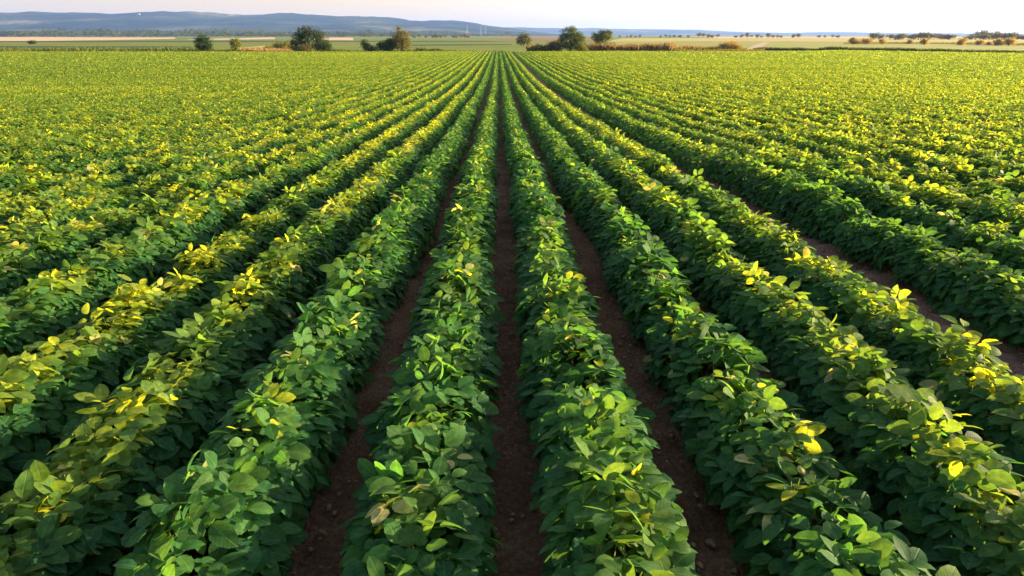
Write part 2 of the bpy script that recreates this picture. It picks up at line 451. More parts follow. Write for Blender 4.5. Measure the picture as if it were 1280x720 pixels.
for side, arr in (('l', ROWS_L), ('r', ROWS_R)):
    for i, x in enumerate(arr):
        ax = abs(x)
        c = 'a' if ax < 6 else ('b' if ax < 17 else 'c')
        y0, nv = CLASSES[c]
        k = (i + 9 * (side == 'r')) if c == 'a' else (i * 2 + (side == 'r')) % nv
        t = bpy.data.objects.new('soybean_row', None); COL.objects.link(t)
        t.empty_display_size = .2
        t.location = (x, y0, float(zg(y0)))
        if c != 'a' and (i // 4) % 2 == (side == 'r'): t.scale = (-1, 1, 1)
        tag(t, row_label(side, i), 'crop row', GROUP)
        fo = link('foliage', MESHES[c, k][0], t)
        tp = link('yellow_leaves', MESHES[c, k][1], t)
        tp['label'] = 'young yellow, sunlit-tinted and withered leaves along the crest'

# the rest of the crop, a carpet in which no row can be told from the next
def carpet():
    r = np.random.default_rng(77)
    bag = Bag()
    for sgn in (-1, 1):
        x0 = ROWS_L[-1] if sgn < 0 else ROWS_R[-1]
        for j in range(1, 170):
            x = x0 + sgn * .7 * j
            ya = max(20, abs(x) / .80 - 6)
            yb = 160.0 if sgn < 0 or x < 62 else min(176.0, 176 - (x - 84) * 1.75) if x > 84 else 160 + (x - 62) * .72
            for a, b, pm, sz in ((20, 60, 160, .125), (60, 95, 95, .155), (95, 200, 48, .21)):
                a, b = max(a, ya), min(b, yb)
                if b > a: row_leaves(r, 900 + j % 40, a, b, pm, sz, T2, bag, bag, x0=x, trifol=False, ow=.64)
    return bag.mesh('soybean_crop', M_SOY)
tag(link('soybean_crop', carpet()), 'far parts of the soybean field where the rows merge into one leafy carpet', 'crop', kind='stuff')

# ------------------------------------------------------------------ fields of the plain
def sheet(name, pts, mat, dz=.06):
    """a field drawn as a polygon of (bearing, distance) corners, ends softened by extra wavy points"""
    P = []
    n = len(pts)
    for k in range(n):
        (a, ya), (b, yb) = pts[k], pts[(k + 1) % n]
        for t in np.linspace(0, 1, 9)[:-1]:
            px = a + (b - a) * t; yy = ya + (yb - ya) * t
            D = yy * (1 + random.uniform(-.008, .008) * (0 < t < 1))
            P.append((at(px, D), D, PLAIN + dz))
    me = bpy.data.meshes.new(name)
    me.from_pydata(P, [], [list(range(len(P)))])
    me.materials.append(mat)
    o = link(name, me); tag(o, kind='structure')
    return o

M_STUB = plain_material('stubble', [(.3, (.52, .33, .19)), (.7, (.68, .47, .30))], .6, (.02, .2, 1), detail=4)
M_PLOUGH = plain_material('ploughed', [(.3, (.19, .09, .055)), (.7, (.30, .16, .10))], .6, (.02, .2, 1), detail=4)
M_DRYG = plain_material('dry_grassland', [(.3, (.32, .23, .05)), (.5, (.42, .33, .08)), (.75, (.52, .39, .13))], .8, (.03, .12, 1))
M_YG = plain_material('young_field', [(.3, (.20, .22, .035)), (.7, (.32, .30, .05))], .8, (.03, .12, 1))
M_TRACK = plain_material('track_dirt', [(.3, (.35, .25, .17)), (.7, (.48, .36, .25))], .8)
M_DGREEN = plain_material('dark_field', [(.3, (.030, .062, .020)), (.7, (.055, .09, .028))], .8, (.03, .12, 1))

sheet('stubble_field', [(-220, 500), (60, 505), (150, 600), (222, 760), (222, 1200), (100, 1320), (40, 1500), (-220, 1500)], M_STUB)
sheet('stubble_field', [(233, 640), (262, 610), (300, 640), (345, 720), (345, 1250), (285, 900)], M_STUB)
sheet('stubble_field', [(392, 600), (442, 560), (442, 1100), (392, 1300)], M_STUB)
sheet('stubble_field', [(-160, 166), (27, 167), (20, 196), (-160, 205)], M_STUB, .03)
sheet('straw_patch', [(299, 184), (366, 181), (366, 262), (335, 280), (303, 235)], M_DRYG, .05)
sheet('ploughed_field', [(600, 1000), (640, 640), (668, 530), (745, 500), (760, 1150), (640, 1300)], M_PLOUGH)
sheet('dark_field', [(460, 260), (640, 300), (640, 330), (460, 300)], M_DGREEN, .04)
sheet('dark_field', [(-100, 240), (240, 230), (240, 262), (-100, 280)], M_DGREEN, .04)
sheet('dark_field', [(-100, 420), (640, 440), (600, 520), (-100, 520)], M_DGREEN, .04)
sheet('yellow_field', [(770, 235), (900, 225), (1000, 215), (1240, 175), (1450, 150), (1450, 300), (1100, 420), (880, 460), (770, 420)], M_YG)
sheet('dry_field', [(760, 425), (880, 465), (1100, 425), (1450, 305), (1450, 900), (900, 1000), (780, 900)], M_DRYG)
sheet('stubble_field', [(900, 1010), (1450, 910), (1450, 1900), (850, 1900)], M_STUB)
sheet('dirt_track', [(928, 166), (950, 166), (956, 225), (966, 400), (958, 400), (940, 225)], M_TRACK, .10)

# ------------------------------------------------------------------ trees and bushes
def tube(bag, pts, radii, sides=6, tone=(.5, 0, 0)):
    pts = np.array(pts, float); k = len(pts)
    V = []
    for i in range(k):
        d = pts[min(i + 1, k - 1)] - pts[max(i - 1, 0)]; d /= max(np.linalg.norm(d), 1e-9)
        u = np.cross(d, [0.3, 1, .1]); u /= max(np.linalg.norm(u), 1e-9); v = np.cross(d, u)
        for s in range(sides):
            an = 2 * math.pi * s / sides
            V.append(pts[i] + radii[i] * (math.cos(an) * u + math.sin(an) * v))
    Q = [[i * sides + s, i * sides + (s + 1) % sides, (i + 1) * sides + (s + 1) % sides, (i + 1) * sides + s] for i in range(k - 1) for s in range(sides)]
    bag.add(np.array(V), np.array(Q), np.zeros((0, 3), int), np.tile(np.array([[*tone, 1.0]]), (len(V), 1)), np.zeros((len(V), 2)))

def crown_leaves(r, bag, lobes, n_clump, per, leaf, tone, spread=.5):
    """lobes: ellipsoids (cx,cy,cz,rx,ry,rz); leaf sprays spread through their outer volume"""
    w = np.array([l[3] * l[5] + l[4] * l[5] for l in lobes]); w /= w.sum()
    pick = r.choice(len(lobes), n_clump, p=w)
    Lb = np.array(lobes)[pick]
    dirs = norm(r.normal(0, 1, (n_clump, 3)))
    rr = (1.06 - .5 * r.random(n_clump) ** 1.5 + .35 * (r.random(n_clump) < .14) * r.random(n_clump))[:, None]
    C = Lb[:, :3] + dirs * Lb[:, 3:] * rr
    C[:, 2] = np.maximum(C[:, 2], .12)
    ct = r.normal(0, .17, n_clump)
    P = np.repeat(C, per, 0) + r.normal(0, spread, (n_clump * per, 3)) * np.array([1, 1, .7])
    P[:, 2] = np.maximum(P[:, 2], .03)
    m = len(P)
    nn = norm(np.repeat(dirs, per, 0) * .5 + np.array([0, 0, .5]) + r.normal(0, .6, (m, 3)))
    d = r.normal(0, 1, (m, 3)); d = norm(d - nn * np.sum(d * nn, -1, keepdims=True))
    t = np.zeros((m, 3))
    t[:, 0] = np.clip(tone[0] + np.repeat(ct, per) + r.normal(0, .15, m), 0, 1)
    t[:, 1] = np.clip(tone[1] + np.repeat(ct, per) * .5 + r.normal(0, .10, m), 0, 1) if tone[1] > 0 else 0
    t[:, 2] = np.clip(tone[2] + np.repeat(r.normal(0, .12, n_clump), per) + r.normal(0, .1, m), 0, 1) if tone[2] > 0 else 0
    bag.add(*leaves(T2, P, d, nn, leaf * r.uniform(.6, 1.3, m), t))

def plant(name, px, Y, w, h_, label, cat, group=None, tone=(.4, .05, 0), trunk=.25, seed=0, dens=1.0, leaf=.26, z=PLAIN, lobes=None, mat=None, part='crown', low=.0):
    """a tree or bush: lobed leafy crown over a tapered trunk with limbs"""
    r = np.random.default_rng(4000 + seed); h = h_ * (.97 if cat == 'tree' and w > 4 else .87); w *= 1.04
    t = bpy.data.objects.new(name, None); COL.objects.link(t)
    t.location = (at(px, Y), Y, z); tag(t, label, cat, group)
    if lobes is None:
        lobes = []
        nl = 8
        zb = h * (trunk * .7 if low == 0 else low)
        lobes.append((r.uniform(-.06, .06) * w, 0, (zb + h) / 2 * .95, w * .30, w * .28, (h - zb) * .40))
        for k in range(nl):
            an = 2 * math.pi * k / nl + r.uniform(-.4, .4)
            rx = w * r.uniform(.12, .26)
            lobes.append((math.cos(an) * (w * .5 - rx), math.sin(an) * (w * .42 - rx), zb + (h - zb) * r.uniform(.25, .70), rx, rx, (h - zb) * r.uniform(.14, .32)))
        for k in range(3):
            lx = r.uniform(.09, .17) * w; hz = (h - zb) * r.uniform(.12, .22)
            lobes.append((r.uniform(-.24, .24) * w, r.uniform(-.2, .2) * w, h - hz * 1.05 - (h - zb) * r.uniform(0, .16), lx, lx, hz))
    tb = Bag()
    tw = .035 * h + .03
    top = h * .62
    tube(tb, [(0, 0, -.1), (r.uniform(-.05, .05) * w, 0, h * trunk), (r.uniform(-.06, .06) * w, r.uniform(-.05, .05) * w, top)], [tw, tw * .75, tw * .25])
    for l in lobes[1:]:
        b = np.array([0, 0, h * trunk * r.uniform(.5, 1.2)]); e = np.array(l[:3]); mid = (b + e) / 2 + np.array([0, 0, .08 * h])
        tube(tb, [b, mid, e], [tw * .45, tw * .3, tw * .12], 5)
    link('trunk' if cat == 'tree' else 'stem', tb.mesh('trunk', M_BARK), t)
    cb = Bag()
    area = sum(l[3] * l[5] for l in lobes)
    n_cl = int(np.clip(area * 21 * dens / max(leaf / .26, 1) ** 2, 40, 600))
    crown_leaves(r, cb, lobes, n_cl, 22, leaf, tone, spread=leaf * 1.15)
    link(part if cat == 'tree' else 'foliage', cb.mesh('crown', mat or M_TREE, smooth=False), t)
    return t

Y0 = 167
plant('tree', 256, 172, 4.4, 4.3, 'round dark green tree, the leftmost of the trees at the field edge', 'tree', tone=(.12, 0, 0), trunk=.2, seed=1, dens=1.1, lobes=[(0, 0, 2.2, 1.6, 1.5, 1.5), (-1.2, 0, 2, .9, 1, 1.1), (1.15, 0, 2.2, .9, 1, 1.2), (.1, 0, 3.1, 1.1, 1, .8), (.8, 0, 1.2, .9, 1, .8), (-.7, 0, 1.1, .9, .9, .7)])
plant('shrub', 295, 171, 2.1, 4.1, 'slim yellow-green shrub just right of the round dark tree', 'shrub', tone=(.75, .45, 0), trunk=.1, seed=2, dens=.9)
plant('bushy_tree', 388, 172, 10.0, 6.3, 'broad dark bushy tree, the widest one at the field edge', 'tree', tone=(.10, .03, 0), trunk=.12, seed=3, dens=1.2, lobes=[(0, 0, 2.6, 3.0, 2.5, 2.3), (-2.8, 0, 2.1, 1.8, 1.7, 1.8), (2.9, 0, 1.9, 1.8, 1.7, 1.7), (-1.7, 0, 4.2, 1.4, 1.4, 1.2), (-.4, 0, 4.8, 1.1, 1.1, .9), (1.6, 0, 3.9, 1.5, 1.4, 1.2), (3.8, 0, 1.2, 1.1, 1.1, 1), (-3.9, 0, 1.4, .9, 1, 1.1)])
plant('shrub', 378, 166.5, 4.0, 1.9, 'low round grey-brown shrub in front of the broad dark tree', 'shrub', tone=(.5, 0, .45), trunk=.1, seed=4, low=.02)
plant('shrub', 352, 184, 4.6, 2.4, 'yellowish shrub behind the straw patch beside the broad dark tree', 'shrub', tone=(.8, .5, .2), trunk=.1, seed=5, low=.02)
plant('shrub', 334, 186, 2.0, 1.2, 'small olive shrub at the edge of the straw patch', 'shrub', tone=(.6, .35, .2), trunk=.1, seed=6, low=.02)
plant('sapling', 456, 170, 1.9, 3.7, 'thin dark sapling standing left of the brown leaved tree', 'tree', tone=(.3, .05, 0), trunk=.2, seed=7, dens=.7)
plant('shrub', 464, 169, 2.4, 1.7, 'low dark shrub at the foot of the thin sapling', 'shrub', tone=(.3, .05, 0), trunk=.1, seed=8, low=.02)
plant('sapling', 475, 171, 1.3, 3.0, 'spindly sapling between the low dark shrub and the green bush', 'tree', tone=(.4, .1, 0), trunk=.25, seed=9, dens=.5)
plant('shrub', 487, 171, 4.0, 3.6, 'dense dark green bush against the brown leaved tree', 'shrub', tone=(.2, 0, 0), trunk=.1, seed=10, dens=1.3, low=.02)
plant('tree', 502, 170, 4.6, 6.3, 'tree with reddish brown leaves on its sunny side at the field edge', 'tree', tone=(.75, .3, .38), trunk=.1, seed=11, dens=1.0, lobes=[(0, 0, 2.1, 1.5, 1.4, 1.7), (.5, 0, 3.6, 1.4, 1.3, 1.2), (-.4, 0, 4.7, .9, 1, .8), (1.2, 0, 2.2, 1, 1, 1.2), (.9, 0, 1.0, 1.3, 1, .9), (-1.2, 0, 3.0, .8, .9, 1)])
plant('shrub', 526, 172, 3.6, .9, 'low dark scrub right of the brown leaved tree', 'shrub', tone=(.3, .05, .1), trunk=.1, seed=12, low=.02)
plant('shrub', 545, 173, 3.4, .7, 'flat dark scrub at the field edge toward the row ends', 'shrub', tone=(.3, .05, .1), trunk=.1, seed=13, low=.02)
plant('tree', 655, 262, 5.4, 4.6, 'small round olive tree standing alone before the reddish field', 'tree', tone=(.45, .1, .08), trunk=.15, seed=14, dens=1.1, leaf=.34, lobes=[(0, 0, 2.3, 2.0, 1.8, 1.7), (-1.4, 0, 2, 1.1, 1, 1.2), (1.4, 0, 1.9, 1.2, 1.1, 1.2), (.4, 0, 3.5, 1.2, 1, .8), (-.9, 0, 3.2, 1, 1, .8)])
plant('bramble_hedge', 682, 169, 8.0, 2.1, 'low dark brown bramble hedge left of the tall olive tree', 'hedge', tone=(.2, 0, .25), trunk=.1, seed=15, dens=1.6,
      lobes=[(-3, 0, .5, 1.3, 1, .6), (-1.5, 0, .75, 1.5, 1.2, .85), (.3, 0, .95, 1.6, 1.3, 1.0), (2.2, 0, 1.05, 1.6, 1.3, 1.1)])
plant('shrub', 694, 173, 3.0, 3.2, 'olive shrub leaning on the tall olive tree', 'shrub', tone=(.5, .2, .15), trunk=.1, seed=16, low=.03)
plant('tree', 714, 170, 6.7, 6.3, 'tall full olive green tree near the middle of the field edge', 'tree', tone=(.6, .14, 0), trunk=.12, seed=17, dens=1.15, lobes=[(0, 0, 2.6, 2.2, 2, 2.1), (-1.7, 0, 2.0, 1.4, 1.5, 1.6), (1.8, 0, 2.1, 1.4, 1.5, 1.6), (-.8, 0, 4.2, 1.3, 1.3, 1.2), (.9, 0, 4.0, 1.3, 1.3, 1.2), (-2.3, 0, 3.2, .9, 1, .9), (2.3, 0, 3.3, .8, .9, .9), (.2, 0, 5.1, .8, .8, .6)])
plant('shrub', 728, 168, 2.4, 2.4, 'yellowish shrub at the sunny foot of the tall olive tree', 'shrub', tone=(.8, .4, .1), trunk=.1, seed=18, low=.02)
plant('tree', 753, 178, 5.2, 5.3, 'smaller leafy tree rising out of the dry reeds', 'tree', tone=(.65, .18, 0), trunk=.45, seed=19, dens=1.0)
plant('shrub', 916, 185, 6.2, 2.7, 'rounded russet bush beside the pale dirt track', 'shrub', tone=(.6, .15, .45), trunk=.1, seed=20, dens=1.3, low=.02, mat=M_RUST)
plant('shrub', 880, 178, 2.6, 1.0, 'low brown tuft left of the russet bush', 'shrub', tone=(.5, .1, .5), trunk=.1, seed=21, low=.02)
plant('shrub', 45, 330, 3.4, 1.6, 'lone dark shrub in the middle of the green field on the far left', 'shrub', tone=(.3, 0, 0), trunk=.1, seed=22, leaf=.35)
G2 = 'sunlit bushes in the dry field to the right'
for k, (px, Y, w, h, lab) in enumerate([
        (1073, 315, 4.6, 3.2, 'dark orange bush, first of the sunlit bushes in the dry field'),
        (1088, 318, 5.6, 2.9, 'wide orange bush touching the dark orange bush'),
        (1109, 320, 3.0, 2.6, 'small pale bush right of the wide orange bush'),
        (1144, 330, 2.2, 2.0, 'little brown bush standing alone in the dry field'),
        (1163, 300, 3.2, 3.0, 'upright golden bush beyond the dark green strip'),
        (1211, 285, 3.6, 3.4, 'tall golden green bush beyond the dark green strip'),
        (1234, 290, 2.8, 2.3, 'small bush right of the tall golden green bush'),
        (1247, 292, 1.6, 1.2, 'tiny bush between the small bush and the orange pair'),
        (1258, 275, 4.2, 3.0, 'left bush of the orange pair by the right edge'),
        (1272, 272, 4.4, 3.3, 'right bush of the orange pair by the right edge')]):
    plant('shrub', px, Y, w, h, lab, 'shrub', G2, tone=(.7, .35, .35), trunk=.1, seed=30 + k, leaf=.36, low=.02, mat=M_RUST)

# far hedgerow trees, told apart only by where they stand
def proto(seed, w, h, tone):
    r = np.random.default_rng(seed)
    cb, tb = Bag(), Bag()
    lobes = [(r.uniform(-.35, .35) * w, r.uniform(-.3, .3) * w, h * r.uniform(.35, .75), w * r.uniform(.16, .3), w * .25, h * r.uniform(.18, .3)) for _ in range(6)]
    crown_leaves(r, cb, lobes, 40, 12, 1.1, tone, spread=.8)
    tube(tb, [(0, 0, -.1), (0, 0, h * .6)], [.3, .12])
    return cb.mesh('crown', M_TREE, smooth=False), tb.mesh('trunk', M_BARK)
PROTO = [proto(60 + k, 9, 7, (.55, .15, .35)) for k in range(4)]
GF = 'small trees of the far hedgerows'
def far_tree(px, Y, s, label):
    t = bpy.data.objects.new('hedgerow_tree', None); COL.objects.link(t)
    t.location = (at(px, Y), Y, PLAIN); t.scale = (s * random.uniform(.8, 1.3), s, s * random.uniform(.85, 1.15))
    t.rotation_euler.z = random.uniform(-.5, .5)
    if px > 1090: t.scale.x *= 1.7
    tag(t, label, 'tree', GF)
    c, b = random.choice(PROTO)
    link('crown', c, t); link('trunk', b, t)
for px in (519, 524, 532, 541, 545, 551, 556, 566, 571, 576, 581, 586):
    far_tree(px, 1000 + random.uniform(-40, 40), random.uniform(.45, .75), 'small dark tree in the far hedgerow beyond the green field')
for px in (776, 784, 789, 795, 800, 826, 833, 838, 843):
    far_tree(px, 1150 + random.uniform(-60, 60), random.uniform(.5, .7), 'small dark tree in the far hedgerow behind the dry reeds')
for px in (852, 861, 874, 880, 886, 892, 898, 922, 929, 935, 941, 948, 955, 962, 968, 974, 980, 994, 1000, 1028, 1034, 1044, 1052):
    far_tree(px, 1100 + random.uniform(-60, 60), random.uniform(.5, .95), 'small hazy tree in the far hedgerow past the russet bush')
for px in (1095, 1103, 1118, 1128, 1134, 1141, 1148, 1154, 1160, 1167, 1174, 1181, 1188, 1194, 1222, 1227, 1233, 1239, 1245, 1251, 1257, 1263, 1269, 1275, 1282, 1290):
    far_tree(px, 640 + random.uniform(-40, 40), random.uniform(.62, .98) * (1.0 if px < 1200 else 1.12), 'hazy brown tree in the tree line behind the sunlit bushes')

# far wood along the foot of the hills: one mass
def wood():
    r = np.random.default_rng(9)
    bag = Bag()
    for px in np.concatenate([np.arange(-140, 520, 1.8), np.arange(520, 660, 4.5)]):
        Y = r.uniform(1700, 2500) if px < 520 else r.uniform(2200, 2900)
        x = at(px, Y); h = r.uniform(9, 17) * (1.15 if px < 330 else .8)
        w = r.uniform(12, 26)
        crown_leaves(r, bag, [(x, Y, h * .5, w * .5, w * .5, h * .48)], 14, 6, 3.8, (.3, 0, .08), spread=2.2)
        
    V = np.concatenate(bag.V); V[:, 2] += PLAIN; bag.V = [V]
    return bag.mesh('wood', M_TREE, smooth=False)
tag(link('wood', wood()), 'blue-grey wood along the foot of the far hills', 'wood', kind='stuff')

# ------------------------------------------------------------------ weeds, reeds, verge
def blades(name, strips, mat, label, cat):
    """strips: (px0,Y0,px1,Y1, depth, n, height, tone)"""
    r = np.random.default_rng(len(name) * 7)
    bag = Bag()
    for a, ya, b, yb, dep, n, h, tone in strips:
        t = r.random(n)
        Yv = ya + (yb - ya) * t + r.uniform(0, dep, n)
        x = ((a + (b - a) * t) - 623) / FAR * Yv
        hh = h * (r.uniform(.55, 1.1, n)) * (1 + .25 * noise1(x, 2.2, 31))
        P = np.stack([x, Yv, np.full(n, PLAIN)], -1)
        d = norm(np.stack([r.normal(0, .25, n), r.normal(0, .25, n), np.ones(n)], -1))
        nn = norm(np.stack([r.normal(0, 1, n), r.normal(0, 1, n), np.zeros(n)], -1))
        tn = np.clip(np.array(tone) + r.normal(0, .16, (n, 3)) * (np.array(tone) > 0), 0, 1)
        bag.add(*leaves(T2, P, d, nn, hh, tn, wid=r.uniform(.25, .5, n)))
    return tag(link(name, bag.mesh(name, mat, smooth=False)), label, cat, kind='stuff')

blades('dry_reeds', [(728, 171, 842, 176, 9, 4200, 1.75, (.35, .12, .25)), (842, 178, 905, 182, 8, 1100, 1.2, (.7, 0, .1)),
                     (300, 172, 366, 176, 10, 900, .9, (.8, 0, 0)), (660, 174, 700, 174, 5, 500, 1.6, (.2, 0, .7))], M_DRY,
       'tall orange-tan dry reeds along the sunny end of the field', 'reeds')
blades('weeds', [(400, 163, 640, 163, 5, 900, .6, (.5, .15, 0)), (-120, 164, 400, 163, 6, 1800, .65, (.5, .2, .05)), (690, 163, 940, 164, 6, 900, .6, (.6, .3, .2)), (-120, 178, 255, 176, 16, 5200, 1.0, (.45, .12, 0)), (255, 174, 300, 174, 6, 500, .8, (.4, .1, 0)), (400, 170, 570, 171, 5, 2200, .7, (.5, .15, 0)),
                 (845, 172, 960, 176, 8, 1200, .7, (.6, .25, .3)), (1060, 322, 1150, 330, 14, 900, 1.0, (.7, .35, .4)), (1150, 330, 1300, 275, 12, 1500, 1.0, (.7, .35, .4))], M_TREE,
       'strip of dark green weeds along the far edge of the field', 'weeds')
blades('grass_verge', [(945, 196, 1030, 184, 4, 2600, .7, (.5, .15, 0)), (1030, 184, 1300, 139, 4, 9000, 1.0, (.35, .06, 0)), (1300, 139, 1420, 124, 4, 2500, 1.0, (.35, .06, 0))], M_TREE,
       'dark green grass verge slanting along the right end of the field', 'grass')

# ------------------------------------------------------------------ hills
def hill_material():
    m, nt, nd, lk = new_mat('hills')
    geo = N(nd, 'ShaderNodeNewGeometry')
    mp = N(nd, 'ShaderNodeMapping'); mp.inputs['Scale'].default_value = (.0016, .0016, .008)
    lk.new(geo.outputs['Position'], mp.inputs[0])
    n = N(nd, 'ShaderNodeTexNoise'); n.inputs['Scale'].default_value = 1; n.inputs['Detail'].default_value = 7; n.inputs['Roughness'].default_value = .6
    lk.new(mp.outputs[0], n.inputs['Vector'])
    r = ramp(nd, [(.40, (.010, .022, .013)), (.49, (.028, .046, .024)), (.57, (.06, .075, .035)), (.62, (.15, .14, .07)), (.70, (.30, .24, .13))])
    lk.new(n.outputs[0], r.inputs[0])
    n2 = N(nd, 'ShaderNodeTexNoise'); n2.inputs['Scale'].default_value = .03; n2.inputs['Detail'].default_value = 4
    lk.new(geo.outputs['Position'], n2.inputs['Vector'])
    mo = N(nd, 'ShaderNodeMapRange'); lk.new(n2.outputs[0], mo.inputs[0])
    mo.inputs[1].default_value = .35; mo.inputs[2].default_value = .65; mo.inputs[3].default_value = .6; mo.inputs[4].default_value = 1.35
    vm = N(nd, 'ShaderNodeVectorMath', operation='SCALE'); lk.new(r.outputs[0], vm.inputs[0]); lk.new(mo.outputs[0], vm.inputs['Scale'])
    bs = N(nd, 'ShaderNodeBsdfPrincipled'); bs.inputs['Roughness'].default_value = 1; bs.inputs['Specular IOR Level'].default_value = 0
    lk.new(vm.outputs[0], bs.inputs['Base Color'])
    out = N(nd, 'ShaderNodeOutputMaterial'); lk.new(bs.outputs[0], out.inputs[0])
    return m
M_HILL = hill_material()

R1 = np.array([(-500, 22), (-200, 24), (-60, 21), (0, 20), (30, 19), (60, 17), (85, 18.5), (110, 19), (150, 19.5), (175, 18), (195, 16.5), (215, 16), (250, 17), (280, 19),
               (310, 21), (335, 20.5), (355, 18.5), (375, 19), (400, 21), (430, 22.5), (465, 23), (490, 24), (515, 27), (527, 28), (540, 27), (565, 27), (590, 29), (615, 32.5), (640, 35.5), (660, 39), (690, 43), (720, 45), (1600, 46)], float)
R2 = np.array([(200, 40), (450, 38), (600, 35), (650, 34.5), (672, 35.5), (720, 36), (760, 36.5), (840, 37), (880, 38), (920, 40), (980, 41), (1010, 41), (1060, 40.5), (1120, 41.5), (1200, 42), (1300, 43), (1700, 43)], float)
def ridge_z(Rg, X, Y, Yc, Yb, Ye, seed):
    px = 623 + X / Yc * FAR
    crest = np.maximum(CAM_H + Yc * (44 - np.interp(px, Rg[:, 0], Rg[:, 1])) / FAR, PLAIN - 6)
    t = np.clip((Y - Yb) / (Yc - Yb), 0, 1); t2 = np.clip((Ye - Y) / (Ye - Yc), 0, 1)
    f = np.where(Y < Yc, t * t * (3 - 2 * t) ** .6, t2 * t2 * (3 - 2 * t2)) if False else np.where(Y < Yc, t ** 1.25, t2)
    rough = noise2(X, Y, 900, seed) * .14 + noise2(X, Y, 380, seed + 1) * .09 + noise2(X, Y, 150, seed + 2) * .03
    mid = 4 * f * (1 - f)
    return PLAIN - 4 + (crest - PLAIN + 4) * np.clip(f + rough * mid, 0, 1) + np.where(f > .95, noise2(X, Y, 60, seed + 3) * 3.5 + noise2(X, Y, 330, seed + 4) * 6.0, 0)
HZ1 = lambda X, Y: ridge_z(R1, X, Y, 6000., 3300., 7200., 50)
HZ2 = lambda X, Y: ridge_z(R2, X, Y, 9800., 7300., 11000., 70)
xs = np.linspace(-7200, 1000, 380); ys = np.linspace(3300, 7200, 110)
X, Y = np.meshgrid(xs, ys)
tag(link('hills', grid_mesh('hills', xs, ys, HZ1(X, Y), [M_HILL])), kind='structure')
xs = np.linspace(-5000, 11500, 320); ys = np.linspace(7300, 11000, 60)
X, Y = np.meshgrid(xs, ys)
tag(link('hills', grid_mesh('far_hills', xs, ys, HZ2(X, Y), [M_HILL])), kind='structure')

# houses on the hills and power pylons before them
def solid_mat(name, c, rough=.8):
    return plain_material(name, [(.3, tuple(v * .9 for v in c)), (.7, c)], .5, rough=rough)
M_WALL = solid_mat('white_render', (.40, .38, .36)); M_ROOF = solid_mat('roof_tile', (.35, .16, .10)); M_STEEL = solid_mat('pale_steel', (.42, .40, .40))
def box_faces(x0, x1, y0, y1, z0, z1):
    V = [(x, y, z) for z in (z0, z1) for y in (y0, y1) for x in (x0, x1)]
    return V, [(0, 2, 3, 1), (4, 5, 7, 6), (0, 1, 5, 4), (1, 3, 7, 5), (3, 2, 6, 7), (2, 0, 4, 6)]
def house(px, Y, w, d, h, label):
    x = at(px, Y)
    z = float(HZ1(np.array([x]), np.array([float(Y)]))[0]) if Y > 3300 else PLAIN
    t = bpy.data.objects.new('house', None); COL.objects.link(t); t.location = (x, Y, z)
    tag(t, label, 'house', 'far white houses below and on the hills')
    V, F = box_faces(-w / 2, w / 2, -d / 2, d / 2, -6, h)
    me = bpy.data.meshes.new('wall'); me.from_pydata(V, [], F); me.materials.append(M_WALL); link('wall', me, t)
    e = .4; V = [(-w / 2 - e, -d / 2 - e, h), (w / 2 + e, -d / 2 - e, h), (w / 2 + e, d / 2 + e, h), (-w / 2 - e, d / 2 + e, h), (-w / 2, 0, h + d * .3), (w / 2, 0, h + d * .3)]
    me = bpy.data.meshes.new('roof'); me.from_pydata(V, [], [(0, 1, 5, 4), (2, 3, 4, 5), (0, 4, 3), (1, 2, 5), (3, 2, 1, 0)]); me.materials.append(M_ROOF); link('roof', me, t)
house(182, 5500, 20, 12, 8, 'lone white house high on the blue hill')
house(6, 4400, 10, 8, 5, 'white house low on the hill near the left edge')
house(449, 2950, 15, 9, 6, 'white house at the foot of the hills left of the brown leaved tree')
house(456, 2980, 11, 9, 5, 'second smaller white house at the foot of the hills beside the first')
house(471, 3000, 9, 9, 5, 'small white house at the foot of the hills behind the spindly sapling')
house(552, 3050, 11, 9, 5, 'white house at the foot of the hills before the pylons')
house(633, 3020, 14, 9, 6, 'white house at the foot of the hills left of the lone olive tree')
house(640, 3100, 12, 9, 6, 'small white house nearest the lone olive tree')

def pylon(px, Y, h, label):
    bag = Bag()
    b, tp = h * .10, h * .022
    cr = [(-1, -1), (1, -1), (1, 1), (-1, 1)]
    lv = [0, .22, .42, .6, .76, .9, 1.0]
    wid = lambda f: b + (tp - b) * min(1, f / .76)
    rr = .42
    for i, (sx, sy) in enumerate(cr):
        tube(bag, [(sx * wid(f), sy * wid(f), f * h) for f in lv], [rr] * len(lv), 4)
        nx_, ny_ = cr[(i + 1) % 4]
        for f0, f1 in zip(lv[:-1], lv[1:]):
            tube(bag, [(sx * wid(f0), sy * wid(f0), f0 * h), (nx_ * wid(f1), ny_ * wid(f1), f1 * h)], [rr * .6] * 2, 4)
    for f, a in ((.76, .20), (.88, .15), (.98, .10)):
        tube(bag, [(-a * h, 0, f * h), (0, 0, f * h + .4), (a * h, 0, f * h)], [.25, rr * 1.3, .25], 4)
    o = link('pylon', bag.mesh('pylon', M_STEEL, smooth=False), None, (at(px, Y), Y, PLAIN))
    tag(o, label, 'pylon', 'pale power pylons before the hills')
pylon(584, 2600, 38, 'pale power pylon standing apart from the other two before the hills')
pylon(601, 2650, 34, 'middle pale power pylon before the hills')
pylon(607, 2650, 34, 'pale power pylon closest to the lone olive tree')

